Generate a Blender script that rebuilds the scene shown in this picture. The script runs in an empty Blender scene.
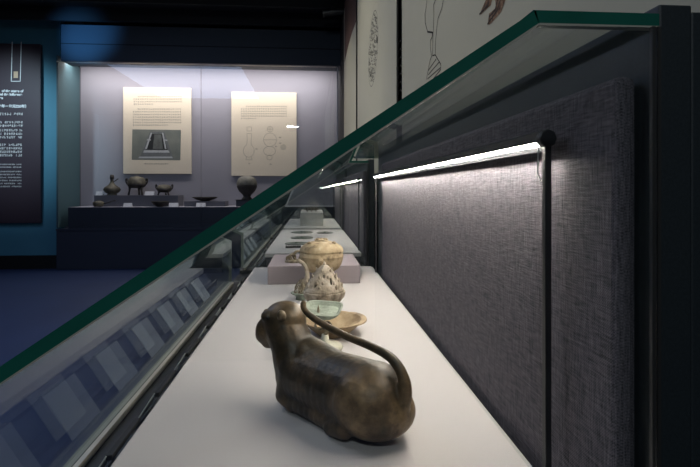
import bpy, bmesh, math, random
from mathutils import Vector, Matrix, noise
random.seed(7)
C = bpy.context.scene
COL = C.collection
R = math.radians

# ------------------------------------------------------------------ camera
EYE = 1.12                     # camera height above the floor
SH = 0.786                     # top of the display decks above the floor
YAW = math.atan(39 / 505)
cam = bpy.data.cameras.new('camera'); cam_o = bpy.data.objects.new('camera', cam); COL.objects.link(cam_o)
cam.sensor_width = 36; cam.lens = 505 / 700 * 36; cam.shift_y = (190 - 233.5) / 700
cam.clip_start = 0.02; cam.clip_end = 60
cam_o.location = (0, 0, EYE); cam_o.rotation_euler = (R(90), 0, -YAW)
C.camera = cam_o
C.view_settings.view_transform = 'Standard'; C.view_settings.look = 'None'
C.view_settings.gamma = 1; C.view_settings.exposure = 0; C.view_settings.use_curve_mapping = False
C.cycles.transparent_max_bounces = 40; C.cycles.max_bounces = 10; C.cycles.sample_clamp_indirect = 4

# ------------------------------------------------------------------ world and room lights
w = bpy.data.worlds.new('world'); C.world = w; w.use_nodes = True
w.node_tree.nodes['Background'].inputs[0].default_value = (0.5, 0.6, 1, 1)
w.node_tree.nodes['Background'].inputs[1].default_value = 0.012

def area(name, loc, target, size, size_y, power, color=(1, 1, 1), spread=180):
    l = bpy.data.lights.new(name, 'AREA'); l.shape = 'RECTANGLE'; l.size = size; l.size_y = size_y
    l.energy = power; l.color = color; l.spread = R(spread)
    o = bpy.data.objects.new(name, l); COL.objects.link(o); o.location = loc
    o.rotation_euler = (Vector(target) - Vector(loc)).to_track_quat('-Z', 'Y').to_euler()
    return o
def spot(name, loc, target, power, angle, color=(1, 1, 1), blend=0.6, radius=0.05):
    l = bpy.data.lights.new(name, 'SPOT'); l.energy = power; l.color = color
    l.spot_size = R(angle); l.spot_blend = blend; l.shadow_soft_size = radius
    o = bpy.data.objects.new(name, l); COL.objects.link(o); o.location = loc
    o.rotation_euler = (Vector(target) - Vector(loc)).to_track_quat('-Z', 'Y').to_euler()
    return o
# wall washers on the graphic boards above the desk cases (ceiling track over the aisle)
WARM = (1, 0.94, 0.78)
spot('wall_washer', (-1.5, 1.6, 3.4), (0.4, 2.0, 1.5), 78, 80, WARM, 1, .15)
spot('wall_washer', (-1.4, 3.6, 3.4), (0.4, 3.8, 1.6), 95, 70, WARM, 1, .15)
spot('wall_washer', (-1.4, 5.2, 3.4), (0.4, 5.4, 1.8), 70, 60, WARM, 1, .15)
# light strip inside the head of the wall case
area('case_head_light', (-1.68, 7.70, 3.0), (-1.68, 8.3, 1.7), 3.9, .10, 25, (1.0, 0.93, 0.95))
area('case_fill_light', (-1.68, 7.80, 3.02), (-1.68, 7.95, 0.8), 3.9, .10, 16, (1, 0.95, 0.92))
# blue accent projector of the gallery
spot('blue_accent', (-4.2, 5.0, 3.3), (-4.2, 7.5, 2.05), 330, 46, (0.62, 0.86, 1.0), 1, .1)
spot('blue_accent', (-3.9, 5.4, 2.4), (-3.15, 7.3, 3.26), 300, 24, (0.13, 0.48, 1.0), 1, .1)
area('front_fill', (-.6, -1.9, 3.2), (.2, .4, 1.0), .36, .05, 20, (0.85, 0.95, 1.0))  # added unseen fill behind the camera, brightens the glass edge and pillar
area('aisle_glow', (-2.6, 3.2, 3.5), (-2.6, 3.2, 0), 2.5, 3.5, 48, (0.48, 0.62, 1.0))

# ------------------------------------------------------------------ helpers
def at(px, py, d):
    """real-world point on the plane y = d that the photograph shows at pixel (px, py)"""
    xc = (px - 350) / 505; c, s = math.cos(YAW), math.sin(YAW)
    D = d / (c - xc * s)
    return Vector((D * (s + xc * c), d, EYE - D * (py - 190) / 505))
def at_x(px, py, X):
    """same for the vertical plane x = X"""
    xc = (px - 350) / 505; c, s = math.cos(YAW), math.sin(YAW)
    D = X / (s + xc * c)
    return Vector((X, D * (c - xc * s), EYE - D * (py - 190) / 505))

def tag(o, label=None, cat=None, group=None, kind=None):
    if label: o['label'] = label
    if cat: o['category'] = cat
    if group: o['group'] = group
    if kind: o['kind'] = kind
    return o
def thing(name, loc, label, cat, group=None):
    o = bpy.data.objects.new(name, None); COL.objects.link(o)
    o.location = loc; o.empty_display_size = .05
    return tag(o, label, cat, group)
def wloc(o):
    v = Vector(o.location)
    while o.parent: o = o.parent; v = v + o.location
    return v
class MB:
    """mesh builder in world coordinates"""
    def __init__(s): s.v = []; s.f = []; s.m = []
    def add(s, vs, fs, mi=0):
        b = len(s.v); s.v += [Vector(v) for v in vs]; s.f += [tuple(i + b for i in f) for f in fs]
        s.m += [mi] * len(fs); return s
    def box(s, x0, x1, y0, y1, z0, z1, mi=0):
        v = [(x, y, z) for z in (z0, z1) for y in (y0, y1) for x in (x0, x1)]
        return s.add(v, [(0, 2, 3, 1), (4, 5, 7, 6), (0, 1, 5, 4), (2, 6, 7, 3), (0, 4, 6, 2), (1, 3, 7, 5)], mi)
    def prism_y(s, poly, y0, y1, mi=0, cap=None):
        n = len(poly); v = [(x, y0, z) for x, z in poly] + [(x, y1, z) for x, z in poly]
        s.add(v, [(i, (i + 1) % n, n + (i + 1) % n, n + i) for i in range(n)], mi)
        b = len(s.v) - 2 * n
        for f in (tuple(b + i for i in reversed(range(n))), tuple(b + n + i for i in range(n))):
            s.f.append(f); s.m.append(mi if cap is None else cap)
        return s
    def lathe(s, prof, c=(0, 0, 0), n=40, jit=0, nf=30, sx=1, sy=1, mi=0, skip=None, seed=0):
        c = Vector(c); vs = []; fs = []
        for (r, z) in prof:
            for k in range(n):
                a = 2 * math.pi * k / n
                rr = r
                if jit and r > 1e-4: rr = r + jit * noise.noise(Vector((math.cos(a) * r * nf, math.sin(a) * r * nf + seed, z * nf)))
                vs.append(c + Vector((rr * math.cos(a) * sx, rr * math.sin(a) * sy, z)))
        for i in range(len(prof) - 1):
            for k in range(n):
                if skip and skip(i, k): continue
                k2 = (k + 1) % n
                fs.append((i * n + k, i * n + k2, (i + 1) * n + k2, (i + 1) * n + k))
        return s.add(vs, fs, mi)
    def tube(s, pts, rad, n=8, mi=0, closed=False):
        pts = [Vector(p) for p in pts]; m = len(pts)
        if not hasattr(rad, '__len__'): rad = [rad] * m
        vs = []; up = None
        for i, p in enumerate(pts):
            if closed: t = pts[(i + 1) % m] - pts[i - 1]
            else: t = pts[min(i + 1, m - 1)] - pts[max(i - 1, 0)]
            t.normalize()
            if up is None:
                up = Vector((0, 0, 1)) if abs(t.z) < .9 else Vector((1, 0, 0))
            a = t.cross(up)
            if a.length < 1e-5: a = t.cross(Vector((0.3, .7, .2)))
            a.normalize(); b = a.cross(t).normalized(); up = b
            for k in range(n):
                th = 2 * math.pi * k / n
                vs.append(p + (a * math.cos(th) + b * math.sin(th)) * rad[i])
        fs = []
        for i in range(m if closed else m - 1):
            j = (i + 1) % m
            for k in range(n): fs.append((i * n + k, i * n + (k + 1) % n, j * n + (k + 1) % n, j * n + k))
        if not closed: fs += [tuple(reversed(range(n))), tuple((m - 1) * n + k for k in range(n))]
        return s.add(vs, fs, mi)
    def ball(s, c, r, n=12, rot=None, mi=0):
        if not hasattr(r, '__len__'): r = (r, r, r)
        c = Vector(c); vs = []; fs = []; h = n // 2 + 1
        for i in range(h + 1):
            ph = math.pi * i / h
            for k in range(n):
                a = 2 * math.pi * k / n
                p = Vector((r[0] * math.sin(ph) * math.cos(a), r[1] * math.sin(ph) * math.sin(a), -r[2] * math.cos(ph)))
                if rot: p = rot @ p
                vs.append(c + p)
        for i in range(h):
            for k in range(n): fs.append((i * n + k, i * n + (k + 1) % n, (i + 1) * n + (k + 1) % n, (i + 1) * n + k))
        return s.add(vs, fs, mi)
    def strip(s, pts, width, nrm, lift=0.0006, mi=0):
        """flat printed stroke along pts lying on a plane with normal nrm"""
        nrm = Vector(nrm); pts = [Vector(p) for p in pts]
        for a, b in zip(pts, pts[1:]):
            t = b - a
            if t.length < 1e-7: continue
            q = t.normalized().cross(nrm) * width / 2; e = t.normalized() * width * .3
            o = nrm * lift
            s.add([a - q + o - e, a + q + o - e, b + q + o + e, b - q + o + e], [(0, 1, 2, 3)], mi)
        return s
    def build(s, name, mats, parent=None, smooth=False, origin=None, merge=False, bevel=0):
        if parent is not None: o0 = wloc(parent)
        elif origin is not None: o0 = Vector(origin)
        else: o0 = Vector((0, 0, 0))
        me = bpy.data.meshes.new(name)
        me.from_pydata([v - o0 for v in s.v], [], s.f)
        mats = mats if isinstance(mats, (list, tuple)) else [mats]
        for m in mats: me.materials.append(m)
        for p, mi in zip(me.polygons, s.m): p.material_index = mi; p.use_smooth = smooth
        bm = bmesh.new(); bm.from_mesh(me)
        if merge: bmesh.ops.remove_doubles(bm, verts=bm.verts, dist=1e-5)
        if merge or not any(len(f) == 4 and False for f in s.f):
            bmesh.ops.recalc_face_normals(bm, faces=bm.faces)
        bm.to_mesh(me); bm.free(); me.update()
        o = bpy.data.objects.new(name, me); COL.objects.link(o)
        if parent is not None: o.parent = parent
        else: o.location = o0
        if bevel:
            b = o.modifiers.new('bevel', 'BEVEL'); b.width = bevel; b.segments = 2; b.limit_method = 'ANGLE'
        return o
def structure(o): o['kind'] = 'structure'; return o
def catmull(pts, k=5):
    pts = [Vector(p) for p in pts]; out = []
    P = [pts[0]] + pts + [pts[-1]]
    for i in range(1, len(P) - 2):
        a, b, c, d = P[i - 1], P[i], P[i + 1], P[i + 2]
        for j in range(k):
            t = j / k
            out.append(0.5 * ((2 * b) + (c - a) * t + (2 * a - 5 * b + 4 * c - d) * t * t + (3 * b - a - 3 * c + d) * t ** 3))
    out.append(pts[-1]); return out
def lerp_list(vals, k=5):
    out = []
    for a, b in zip(vals, vals[1:]): out += [a + (b - a) * j / k for j in range(k)]
    return out + [vals[-1]]

# ------------------------------------------------------------------ materials
def new_mat(name):
    m = bpy.data.materials.new(name); m.use_nodes = True; nt = m.node_tree
    return m, nt, nt.nodes['Principled BSDF']
def plain(name, col, rough=.6, metal=0, spec=.5, bump=0, bscale=200, var=0, vscale=6):
    m, nt, b = new_mat(name)
    b.inputs['Base Color'].default_value = (*col, 1); b.inputs['Roughness'].default_value = rough
    b.inputs['Metallic'].default_value = metal; b.inputs['Specular IOR Level'].default_value = spec
    tc = nt.nodes.new('ShaderNodeTexCoord')
    if var:
        n = nt.nodes.new('ShaderNodeTexNoise'); n.inputs['Scale'].default_value = vscale; n.inputs['Detail'].default_value = 5
        nt.links.new(tc.outputs['Object'], n.inputs['Vector'])
        r = nt.nodes.new('ShaderNodeMixRGB')
        r.inputs[1].default_value = (*[c * (1 - var) for c in col], 1); r.inputs[2].default_value = (*[min(1, c * (1 + var)) for c in col], 1)
        nt.links.new(n.outputs['Fac'], r.inputs[0]); nt.links.new(r.outputs[0], b.inputs['Base Color'])
    if bump:
        n = nt.nodes.new('ShaderNodeTexNoise'); n.inputs['Scale'].default_value = bscale; n.inputs['Detail'].default_value = 3
        nt.links.new(tc.outputs['Object'], n.inputs['Vector'])
        bp = nt.nodes.new('ShaderNodeBump'); bp.inputs['Strength'].default_value = bump; bp.inputs['Distance'].default_value = .002
        nt.links.new(n.outputs['Fac'], bp.inputs['Height']); nt.links.new(bp.outputs[0], b.inputs['Normal'])
    return m
def emit(name, col, strength):
    m, nt, b = new_mat(name)
    b.inputs['Base Color'].default_value = (0, 0, 0, 1)
    b.inputs['Emission Color'].default_value = (*col, 1); b.inputs['Emission Strength'].default_value = strength
    return m
def glass(name, tint=(0.98, 0.988, 0.985), f0=.05):
    """thin clear pane: straight transmission plus mirror reflection by angle"""
    m = bpy.data.materials.new(name); m.use_nodes = True; nt = m.node_tree; nt.nodes.clear()
    out = nt.nodes.new('ShaderNodeOutputMaterial'); mix = nt.nodes.new('ShaderNodeMixShader')
    tr = nt.nodes.new('ShaderNodeBsdfTransparent'); tr.inputs[0].default_value = (*tint, 1)
    gl = nt.nodes.new('ShaderNodeBsdfGlossy'); gl.inputs['Roughness'].default_value = 0.0; gl.inputs[0].default_value = (.95, 1, .98, 1)
    lw = nt.nodes.new('ShaderNodeLayerWeight'); lw.inputs['Blend'].default_value = .5
    p = nt.nodes.new('ShaderNodeMath'); p.operation = 'POWER'; p.inputs[1].default_value = 5
    ma = nt.nodes.new('ShaderNodeMath'); ma.operation = 'MULTIPLY_ADD'; ma.inputs[1].default_value = 1 - f0; ma.inputs[2].default_value = f0
    nt.links.new(lw.outputs['Facing'], p.inputs[0]); nt.links.new(p.outputs[0], ma.inputs[0])
    nt.links.new(ma.outputs[0], mix.inputs[0]); nt.links.new(tr.outputs[0], mix.inputs[1]); nt.links.new(gl.outputs[0], mix.inputs[2])
    nt.links.new(mix.outputs[0], out.inputs[0])
    return m
def fabric(name, c1, c2, scale=700):
    m, nt, b = new_mat(name)
    tc = nt.nodes.new('ShaderNodeTexCoord')
    def thread(sx):
        mp = nt.nodes.new('ShaderNodeMapping'); mp.inputs['Scale'].default_value = sx
        nt.links.new(tc.outputs['Object'], mp.inputs['Vector'])
        n = nt.nodes.new('ShaderNodeTexNoise'); n.inputs['Scale'].default_value = 1; n.inputs['Detail'].default_value = 2
        nt.links.new(mp.outputs[0], n.inputs['Vector']); return n
    a = thread((scale, scale * .08, scale)); c = thread((scale, scale, scale * .08))
    sp = nt.nodes.new('ShaderNodeSeparateXYZ'); nt.links.new(tc.outputs['Object'], sp.inputs[0])
    def M_(op, x, y):
        q = nt.nodes.new('ShaderNodeMath'); q.operation = op
        for k, v in enumerate((x, y)):
            if v is None: continue
            if isinstance(v, (int, float)): q.inputs[k].default_value = v
            else: nt.links.new(v, q.inputs[k])
        return q.outputs[0]
    g = M_('MULTIPLY', M_('SINE', M_('MULTIPLY', sp.outputs[1], 2200), None), M_('SINE', M_('MULTIPLY', sp.outputs[2], 2200), None))
    rp = nt.nodes.new('ShaderNodeMapRange'); rp.inputs[1].default_value = .62; rp.inputs[2].default_value = 1.38
    nt.links.new(M_('ADD', M_('ADD', a.outputs['Fac'], c.outputs['Fac']), M_('MULTIPLY', g, .16)), rp.inputs[0])
    cr = nt.nodes.new('ShaderNodeMixRGB'); cr.inputs[1].default_value = (*c1, 1); cr.inputs[2].default_value = (*c2, 1)
    nt.links.new(rp.outputs[0], cr.inputs[0]); nt.links.new(cr.outputs[0], b.inputs['Base Color'])
    bp = nt.nodes.new('ShaderNodeBump'); bp.inputs['Strength'].default_value = .5; bp.inputs['Distance'].default_value = .001
    nt.links.new(rp.outputs[0], bp.inputs['Height']); nt.links.new(bp.outputs[0], b.inputs['Normal'])
    b.inputs['Roughness'].default_value = .85; b.inputs['Specular IOR Level'].default_value = .25
    return m
def patina(name, cols, scale=25, rough=.6, metal=.15, bump=.4, bscale=90):
    m, nt, b = new_mat(name)
    tc = nt.nodes.new('ShaderNodeTexCoord')
    n = nt.nodes.new('ShaderNodeTexNoise'); n.inputs['Scale'].default_value = scale; n.inputs['Detail'].default_value = 7; n.inputs['Roughness'].default_value = .65
    nt.links.new(tc.outputs['Object'], n.inputs['Vector'])
    r = nt.nodes.new('ShaderNodeValToRGB'); e = r.color_ramp.elements
    e[0].position = .33; e[0].color = (*cols[0], 1); e[1].position = .68; e[1].color = (*cols[-1], 1)
    for i, c in enumerate(cols[1:-1]):
        q = e.new(.33 + .35 * (i + 1) / (len(cols) - 1)); q.color = (*c, 1)
    nt.links.new(n.outputs['Fac'], r.inputs[0]); nt.links.new(r.outputs[0], b.inputs['Base Color'])
    n2 = nt.nodes.new('ShaderNodeTexNoise'); n2.inputs['Scale'].default_value = bscale; n2.inputs['Detail'].default_value = 6
    nt.links.new(tc.outputs['Object'], n2.inputs['Vector'])
    bp = nt.nodes.new('ShaderNodeBump'); bp.inputs['Strength'].default_value = bump; bp.inputs['Distance'].default_value = .002
    nt.links.new(n2.outputs['Fac'], bp.inputs['Height']); nt.links.new(bp.outputs[0], b.inputs['Normal'])
    b.inputs['Roughness'].default_value = rough; b.inputs['Metallic'].default_value = metal
    return m

M = {
    'glass': glass('clear_glass'),
    'edge': plain('polished_glass_edge', (.013, .125, .092), .25, spec=.5, var=.35, vscale=14),
    'edge_pale': plain('glass_arris', (.17, .20, .18), .3),
    'edge_glint': plain('pale_painted_glint', (.45, .44, .38), .3),  # pale colour stands in for the reflection along the pane's lower edge
    'black': plain('black_powder_coat', (.012, .013, .016), .45, bump=.15, bscale=900),
    'pillar': plain('speckled_charcoal_coat', (.022, .030, .036), .5, bump=.2, bscale=1500, var=.5, vscale=400),
    'rubber': plain('black_rubber', (.006, .006, .006), .6),
    'alu': plain('brushed_aluminium', (.62, .58, .50), .35, metal=.6),
    'steel_dark': plain('dark_steel', (.10, .10, .10), .35, metal=.7),
    'deck': plain('pale_deck_board', (.545, .52, .515), .75, bump=.25, bscale=900, var=.03, vscale=300),
    'deck_edge': plain('deck_edge_strip', (.42, .41, .39), .5),
    'plinth': plain('mauve_grey_plinth', (.32, .275, .295), .8, bump=.2, bscale=800),
    'stoneplinth': plain('mottled_grey_plinth', (.40, .40, .40), .8, var=.25, vscale=60),
    'fabric': fabric('slate_woven_fabric', (.028, .027, .034), (.165, .152, .176), 620),
    'rail': plain('blue_grey_rail', (.10, .11, .15), .5),
    'card': plain('white_card', (.78, .78, .74), .7),
    'floor': plain('navy_floor', (.030, .050, .125), .55, var=.15, vscale=2),
    'ceiling': plain('black_ceiling', (.012, .014, .02), .8),
    'wall_dark': plain('dark_wall', (.008, .009, .012), .8),
    'wall_blue': plain('blue_wall', (.06, .21, .29), .7, var=.08),
    'case_navy': plain('navy_lacquer_and_shade', (.030, .036, .055), .5),
    'case_head': plain('case_head_panel', (.035, .05, .075), .6),
    'case_cloth': plain('lilac_grey_cloth', (.335, .325, .365), .85, bump=.2, bscale=300, var=.03),
    'case_riser': plain('slate_riser', (.13, .13, .155), .8),
    'poster': plain('cream_poster', (.84, .74, .58), .7, var=.02),
    'ink': plain('brown_ink', (.20, .17, .13), .8),
    'ink_faint': plain('faint_ink', (.45, .40, .31), .8),
    'ink_black': plain('black_ink', (.03, .025, .02), .8),
    'board': plain('cream_board', (.50, .48, .38), .6, var=.02),
    'board_edge': plain('board_edge', (.03, .03, .03), .6),
    'brown_print': plain('brown_print', (.10, .045, .035), .6),
    'feather': patina('feather_print', [(.03, .02, .015), (.20, .10, .05), (.4, .3, .2)], 60, .8, 0, 0),
    'info': plain('indigo_board', (.042, .026, .036), .5),
    'white_print': plain('white_print', (.75, .75, .75), .7),
    'tan_print': plain('tan_print', (.6, .42, .28), .7),
    'led': emit('led_light', (1, .92, .81), 235),
    'led_dim': emit('led_light_dimmed', (1, .92, .81), 115),
    'bull': patina('olive_brown_bronze', [(.014, .011, .007), (.048, .036, .021), (.125, .084, .044), (.29, .20, .11)], 13, .42, .2, .4, 170),
    'bull_ear': patina('lit_ear_bronze', [(.10, .075, .045), (.24, .19, .125)], 60, .5, .3),  # paler ramp puts the light on the ears into their colour
    'tan': patina('tan_corroded_bronze', [(.13, .10, .06), (.36, .27, .16), (.47, .37, .235), (.56, .47, .34)], 30, .75, .05, .8, 120),
    'grey_tan': patina('grey_tan_bronze', [(.10, .08, .06), (.29, .24, .18), (.42, .36, .29), (.55, .50, .43)], 35, .7, .05, .8, 120),
    'green': patina('pale_green_bronze', [(.15, .17, .135), (.31, .35, .28), (.43, .47, .39)], 35, .7, .05, .6, 120),
    'pale': patina('pale_ivory_patina', [(.45, .44, .34), (.62, .60, .48)], 25, .6, 0, .3),
    'ochre': patina('ochre_bronze', [(.17, .11, .06), (.36, .26, .15), (.48, .37, .23)], 22, .65, .1, .5),
    'neck': patina('brown_grey_bronze', [(.07, .055, .035), (.22, .18, .12), (.36, .32, .24)], 60, .6, .2, .6, 200),
    'mirror': patina('dark_green_mirror_bronze', [(.05, .07, .055), (.12, .15, .12), (.20, .22, .18)], 40, .45, .4, .3),
    'far_bronze': patina('far_olive_bronze', [(.04, .035, .025), (.10, .09, .065), (.16, .145, .10)], 12, .6, .2, .2, 30),
    'far_dark': patina('far_dark_bronze', [(.02, .018, .015), (.06, .05, .045)], 12, .6, .2, .2, 30),
}
M['photo'] = None
def pit_photo():
    m, nt, b = new_mat('excavation_print')
    tc = nt.nodes.new('ShaderNodeTexCoord'); n = nt.nodes.new('ShaderNodeTexNoise'); n.inputs['Scale'].default_value = 5; n.inputs['Detail'].default_value = 6
    nt.links.new(tc.outputs['Object'], n.inputs['Vector'])
    r = nt.nodes.new('ShaderNodeValToRGB'); r.color_ramp.elements[0].color = (.10, .12, .11, 1); r.color_ramp.elements[1].color = (.30, .31, .26, 1)
    nt.links.new(n.outputs['Fac'], r.inputs[0]); nt.links.new(r.outputs[0], b.inputs['Base Color']); b.inputs['Roughness'].default_value = .6
    return m
M['photo'] = pit_photo()
M['p_dark'] = plain('print_black', (.02, .022, .022), .6)
M['p_mid'] = plain('print_grey', (.16, .17, .17), .6, var=.3, vscale=20)
M['p_light'] = plain('print_silver', (.50, .52, .52), .6, var=.3, vscale=20)

# ------------------------------------------------------------------ the room
structure(MB().box(-7, 1.2, -2.5, 9, -.05, 0).build('floor', M['floor']))
structure(MB().box(-7, 1.2, -2.5, 9, 3.6, 3.65).build('ceiling', M['ceiling']))
structure(MB().box(.425, .6, -2.5, 9, 0, 3.6).build('wall_right', M['wall_dark']))
structure(MB().box(-7.1, -7, -2.5, 9, 0, 3.6).build('wall_left', M['wall_dark']))
structure(MB().box(-7, .6, -2.6, -2.5, 0, 3.6).build('wall_back', M['wall_dark']))
FD = 7.4                                   # front of the wall case
xl = at(57, 200, FD).x; xr = at(339, 200, FD).x
structure(MB().box(-7, xl - .01, FD + .12, FD + .25, 0, 3.6).build('wall_far', M['wall_blue']))
structure(MB().box(-7, xl - .02, FD + .08, FD + .12, 0, .19).build('baseboard_far', M['rubber']))
structure(MB().box(xl - .01, .425, 8.45, 8.6, 0, 3.6).build('wall_far_recess', M['wall_dark']))
for k, z in enumerate((3.50, 3.42)):
    structure(MB().box(-7, .42, 6.6 + .5 * k, 6.66 + .5 * k, z, 3.6).build('trim_%d' % (k + 1), M['ceiling']))

# ------------------------------------------------------------------ desk cases
XG, ZB, ZJ, XC, ZT, XB = -.35, .715, .895, .1957, 1.262, .304   # glass line, sill, fold, corner, top, back
nx, nz = -.558, .830                                            # outward normal of the slope
TH = .0125
inner = [(XG, ZB), (XG, ZJ), (XC, ZT), (XB, ZT), (XB, ZB)]
def pane(name, poly, y0, y1, parent, big, edge='edge'):
    """long pane: cross-section poly (4 pts); sides listed in big are clear faces, the rest polished edges"""
    mb = MB(); n = len(poly); vs = [(x, y, z) for y in (y0, y1) for x, z in poly]
    mb.v = [Vector(v) for v in vs]
    for i in range(n):
        mb.f.append((i, (i + 1) % n, n + (i + 1) % n, n + i)); mb.m.append(0 if i in big else 1)
    mb.f += [tuple(range(n)), tuple(n + i for i in range(n))]; mb.m += [1, 1]
    return mb.build(name, [M['glass'], M[edge]], parent)
def end_pane(y0, y1, parent):
    poly = [(XG, ZB), (XG, ZJ), (XC, ZT), (XB, ZT), (XB, ZB)]
    mb = MB(); n = 5; mb.v = [Vector((x, y, z)) for y in (y0, y1) for x, z in poly]
    for i in range(n): mb.f.append((i, (i + 1) % n, n + (i + 1) % n, n + i)); mb.m.append(1)
    mb.f += [tuple(range(n)), tuple(n + i for i in range(n))]; mb.m += [0, 0]
    return mb.build('end_glass', [M['glass'], M['edge_pale']], parent)
def desk_case(y0, y1, d0, d1, panels, label, cbase):
    t = thing('desk_display_case', (0, y0, 0), label, 'display case')
    MB().box(-.372, .335, cbase[0], cbase[1], 0, ZB - .03).build('base_cabinet', M['black'], t)
    MB().box(XB, .3345, y0, y1, ZB - .03, 1.283).build('back_board', M['pillar'], t, bevel=.002)
    MB().box(XB - .009, XB - .006, y0 - .004, y0, ZB, ZT).build('end_trim', M['steel_dark'], t)
    MB().box(XB - .004, XB - .001, y0 - .004, y0, ZB, ZT).build('end_trim', M['steel_dark'], t)
    pane('sloping_glass', [(XG, ZJ), (XC, ZT), (XC + nx * TH * .45, ZT + TH), (XG + nx * TH, ZJ + nz * TH)], y0, y1, t, (0, 2))
    pane('top_glass', [(XC, ZT), (XB, ZT), (XB, ZT + TH), (XC - .0055, ZT + TH)], y0, y1, t, (0, 2))
    pane('front_glass', [(XG, ZB), (XG, ZJ), (XG - .0125, ZJ + .005), (XG - .0125, ZB)], y0, y1, t, (0, 2), 'edge_pale')
    a_, b_ = Vector((XG, 0, ZJ)), Vector((XC, 0, ZT)); n_ = Vector((nx, 0, nz)); ln = []
    MB().prism_y([(XG, ZJ), (XC, ZT), (XC + nx * .0014, ZT + nz * .0014), (XG + nx * .0014, ZJ + nz * .0014)], y0 - .0006, y0).build('edge_glint', M['edge_glint'], t)  # added pale strip imitating the underside's reflection along the slope end
    MB().prism_y([(XC, ZT), (XB, ZT), (XB, ZT + .0014), (XC, ZT + .0014)], y0 - .0006, y0).build('edge_glint', M['edge_glint'], t)  # same painted reflection line along the top pane end
    end_pane(y0 + .001, y0 + .009, t); end_pane(y1 - .009, y1 - .001, t)
    MB().box(XG + .001, XG + .009, y0 + .01, y1 - .01, ZB - .012, ZB - .001).build('sill_strip', M['alu'], t)
    MB().box(XG - .02, XG + .060, y0, y1, ZB - .03, ZB - .013).build('sill', M['black'], t)
    MB().box(-.288, -.282, y0 + .01, y1 - .01, ZB - .013, ZB + .012).build('gasket', M['steel_dark'], t)
    # slanting holder for the caption cards, below the front edge of the deck
    MB().prism_y([(-.246, .762), (-.242, .754), (-.296, .690), (-.302, .694)], d0, d1).build('caption_rail', M['rail'], t)
    dk = MB().box(-.242, .262, d0, d1, SH - .02, SH).build('deck', M['deck'], t, bevel=.0015)
    MB().box(.2625, .268, d0, d1, SH - .02, SH - .002).build('deck_trim', M['deck_edge'], t)
    MB().box(-.236, .262, d0 + .005, d1 - .005, ZB - .03, SH - .021).build('deck_carcass', M['black'], t)
    for a, b in panels:
        MB().box(.280, .301, a, b, ZB, 1.226).build('fabric_panel', M['fabric'], t, bevel=.008)
    return t
desk_case(.42, 2.27, .44, 2.2, [(.444, 1.99)], 'nearest glass desk case with sloping green-edged pane, holding the bronze ox', (.40, 2.46))
desk_case(2.66, 4.30, 2.68, 4.27, [(2.68, 3.78), (3.80, 4.27)], 'middle glass desk case holding flat round mirrors on its deck', (2.46, 4.36))
desk_case(4.44, 6.05, 4.46, 5.9, [(4.46, 5.2), (5.22, 6.0)], 'farthest glass desk case with a block plinth on its deck', (4.36, 6.1))

MB().box(.3375, .388, .425, .62, 0, 1.279).build('rear_post', M['pillar'], bpy.data.objects['desk_display_case'], bevel=.002)
def light_bar(y0, y1, label, posts, led='led'):
    bx, bz = .262, 1.1745
    t = thing('led_light_bar', (bx, y0, SH - .002), label, 'lamp', 'light bars inside the desk cases')
    # housing: black profile above a white diffuser that faces down and out over the deck
    MB().prism_y([(bx - .008, bz - .001), (bx - .008, bz + .009), (bx - .002, bz + .013), (bx + .008, bz + .013), (bx + .008, bz - .010), (bx + .003, bz - .010), (bx + .001, bz - .004)], y0, y1).build('housing', M['black'], t)
    MB().prism_y([(bx - .0078, bz - .0012), (bx - .0034, bz - .0028), (bx - .0036, bz - .0046), (bx - .0076, bz - .0036)], y0 + .004, y1 - .004).build('diffuser', M[led], t)
    cap = [(bx + .0105 * math.cos(R(a)), bz + .003 + .0105 * math.sin(R(a))) for a in range(0, 360, 45)]
    for a, b in ((y0 - .012, y0), (y1, y1 + .012)):
        MB().prism_y(cap, a, b).build('end_cap', M['black'], t, bevel=.0015)
    for yy in posts:
        MB().box(bx - .0030, bx + .0042, yy - .005, yy + .004, SH, bz - .002).build('post', M['black'], t, bevel=.001)
    MB().tube([(bx - .006, posts[0] + .006, bz - .006), (bx - .007, posts[0] + .006, bz - .035), (bx - .0035, posts[0] + .004, bz - .045)], .0008, 6).build('wire', M['white_print'], t)
    return t
light_bar(.552, 2.03, 'lit light bar on black posts in the nearest desk case', (.546, 2.035))
light_bar(2.78, 4.18, 'lit light bar in the middle desk case, behind the mirrors', (2.775, 4.185), 'led_dim')
light_bar(4.56, 5.85, 'lit light bar in the farthest desk case, seen smallest', (4.555, 5.855), 'led_dim')

# caption cards in the slanting rail, seen mirrored in the front glass
card_proto = None
def caption_card(y, case, which):
    t = thing('caption_card', (-.28, y, .716), 'white caption card in the front rail of the %s desk case, %s from the camera' % (case, which), 'label card', 'caption cards in the %s desk case' % case)
    n = Vector((-.829, 0, .559))
    a, b = Vector((-.2595, 0, .780)), Vector((-.3075, 0, .706))
    mb = MB(); vs = []
    for o in (0, .0018):
        for p in (a, b):
            for yy in (y - .055, y + .055): vs.append(p + n * o + Vector((0, yy, 0)))
    mb.add(vs, [(0, 1, 3, 2), (4, 6, 7, 5), (0, 4, 5, 1), (2, 3, 7, 6), (0, 2, 6, 4), (1, 5, 7, 3)])
    mb.build('card', M['card'], t)
    MB().box(-.2615, -.2530, y - .054, y + .054, .774, .7815).build('clip', M['rubber'], t, bevel=.001)
    return t
NTH = ('first', 'second', 'third', 'fourth', 'fifth', 'sixth', 'seventh')
for y, k in zip((.72, .92, 1.125, 1.335, 1.54, 1.745, 1.95), NTH): caption_card(y, 'nearest', k)
for y, k in zip((2.86, 3.07, 3.28, 3.49, 3.70), NTH): caption_card(y, 'middle', k)

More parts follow.
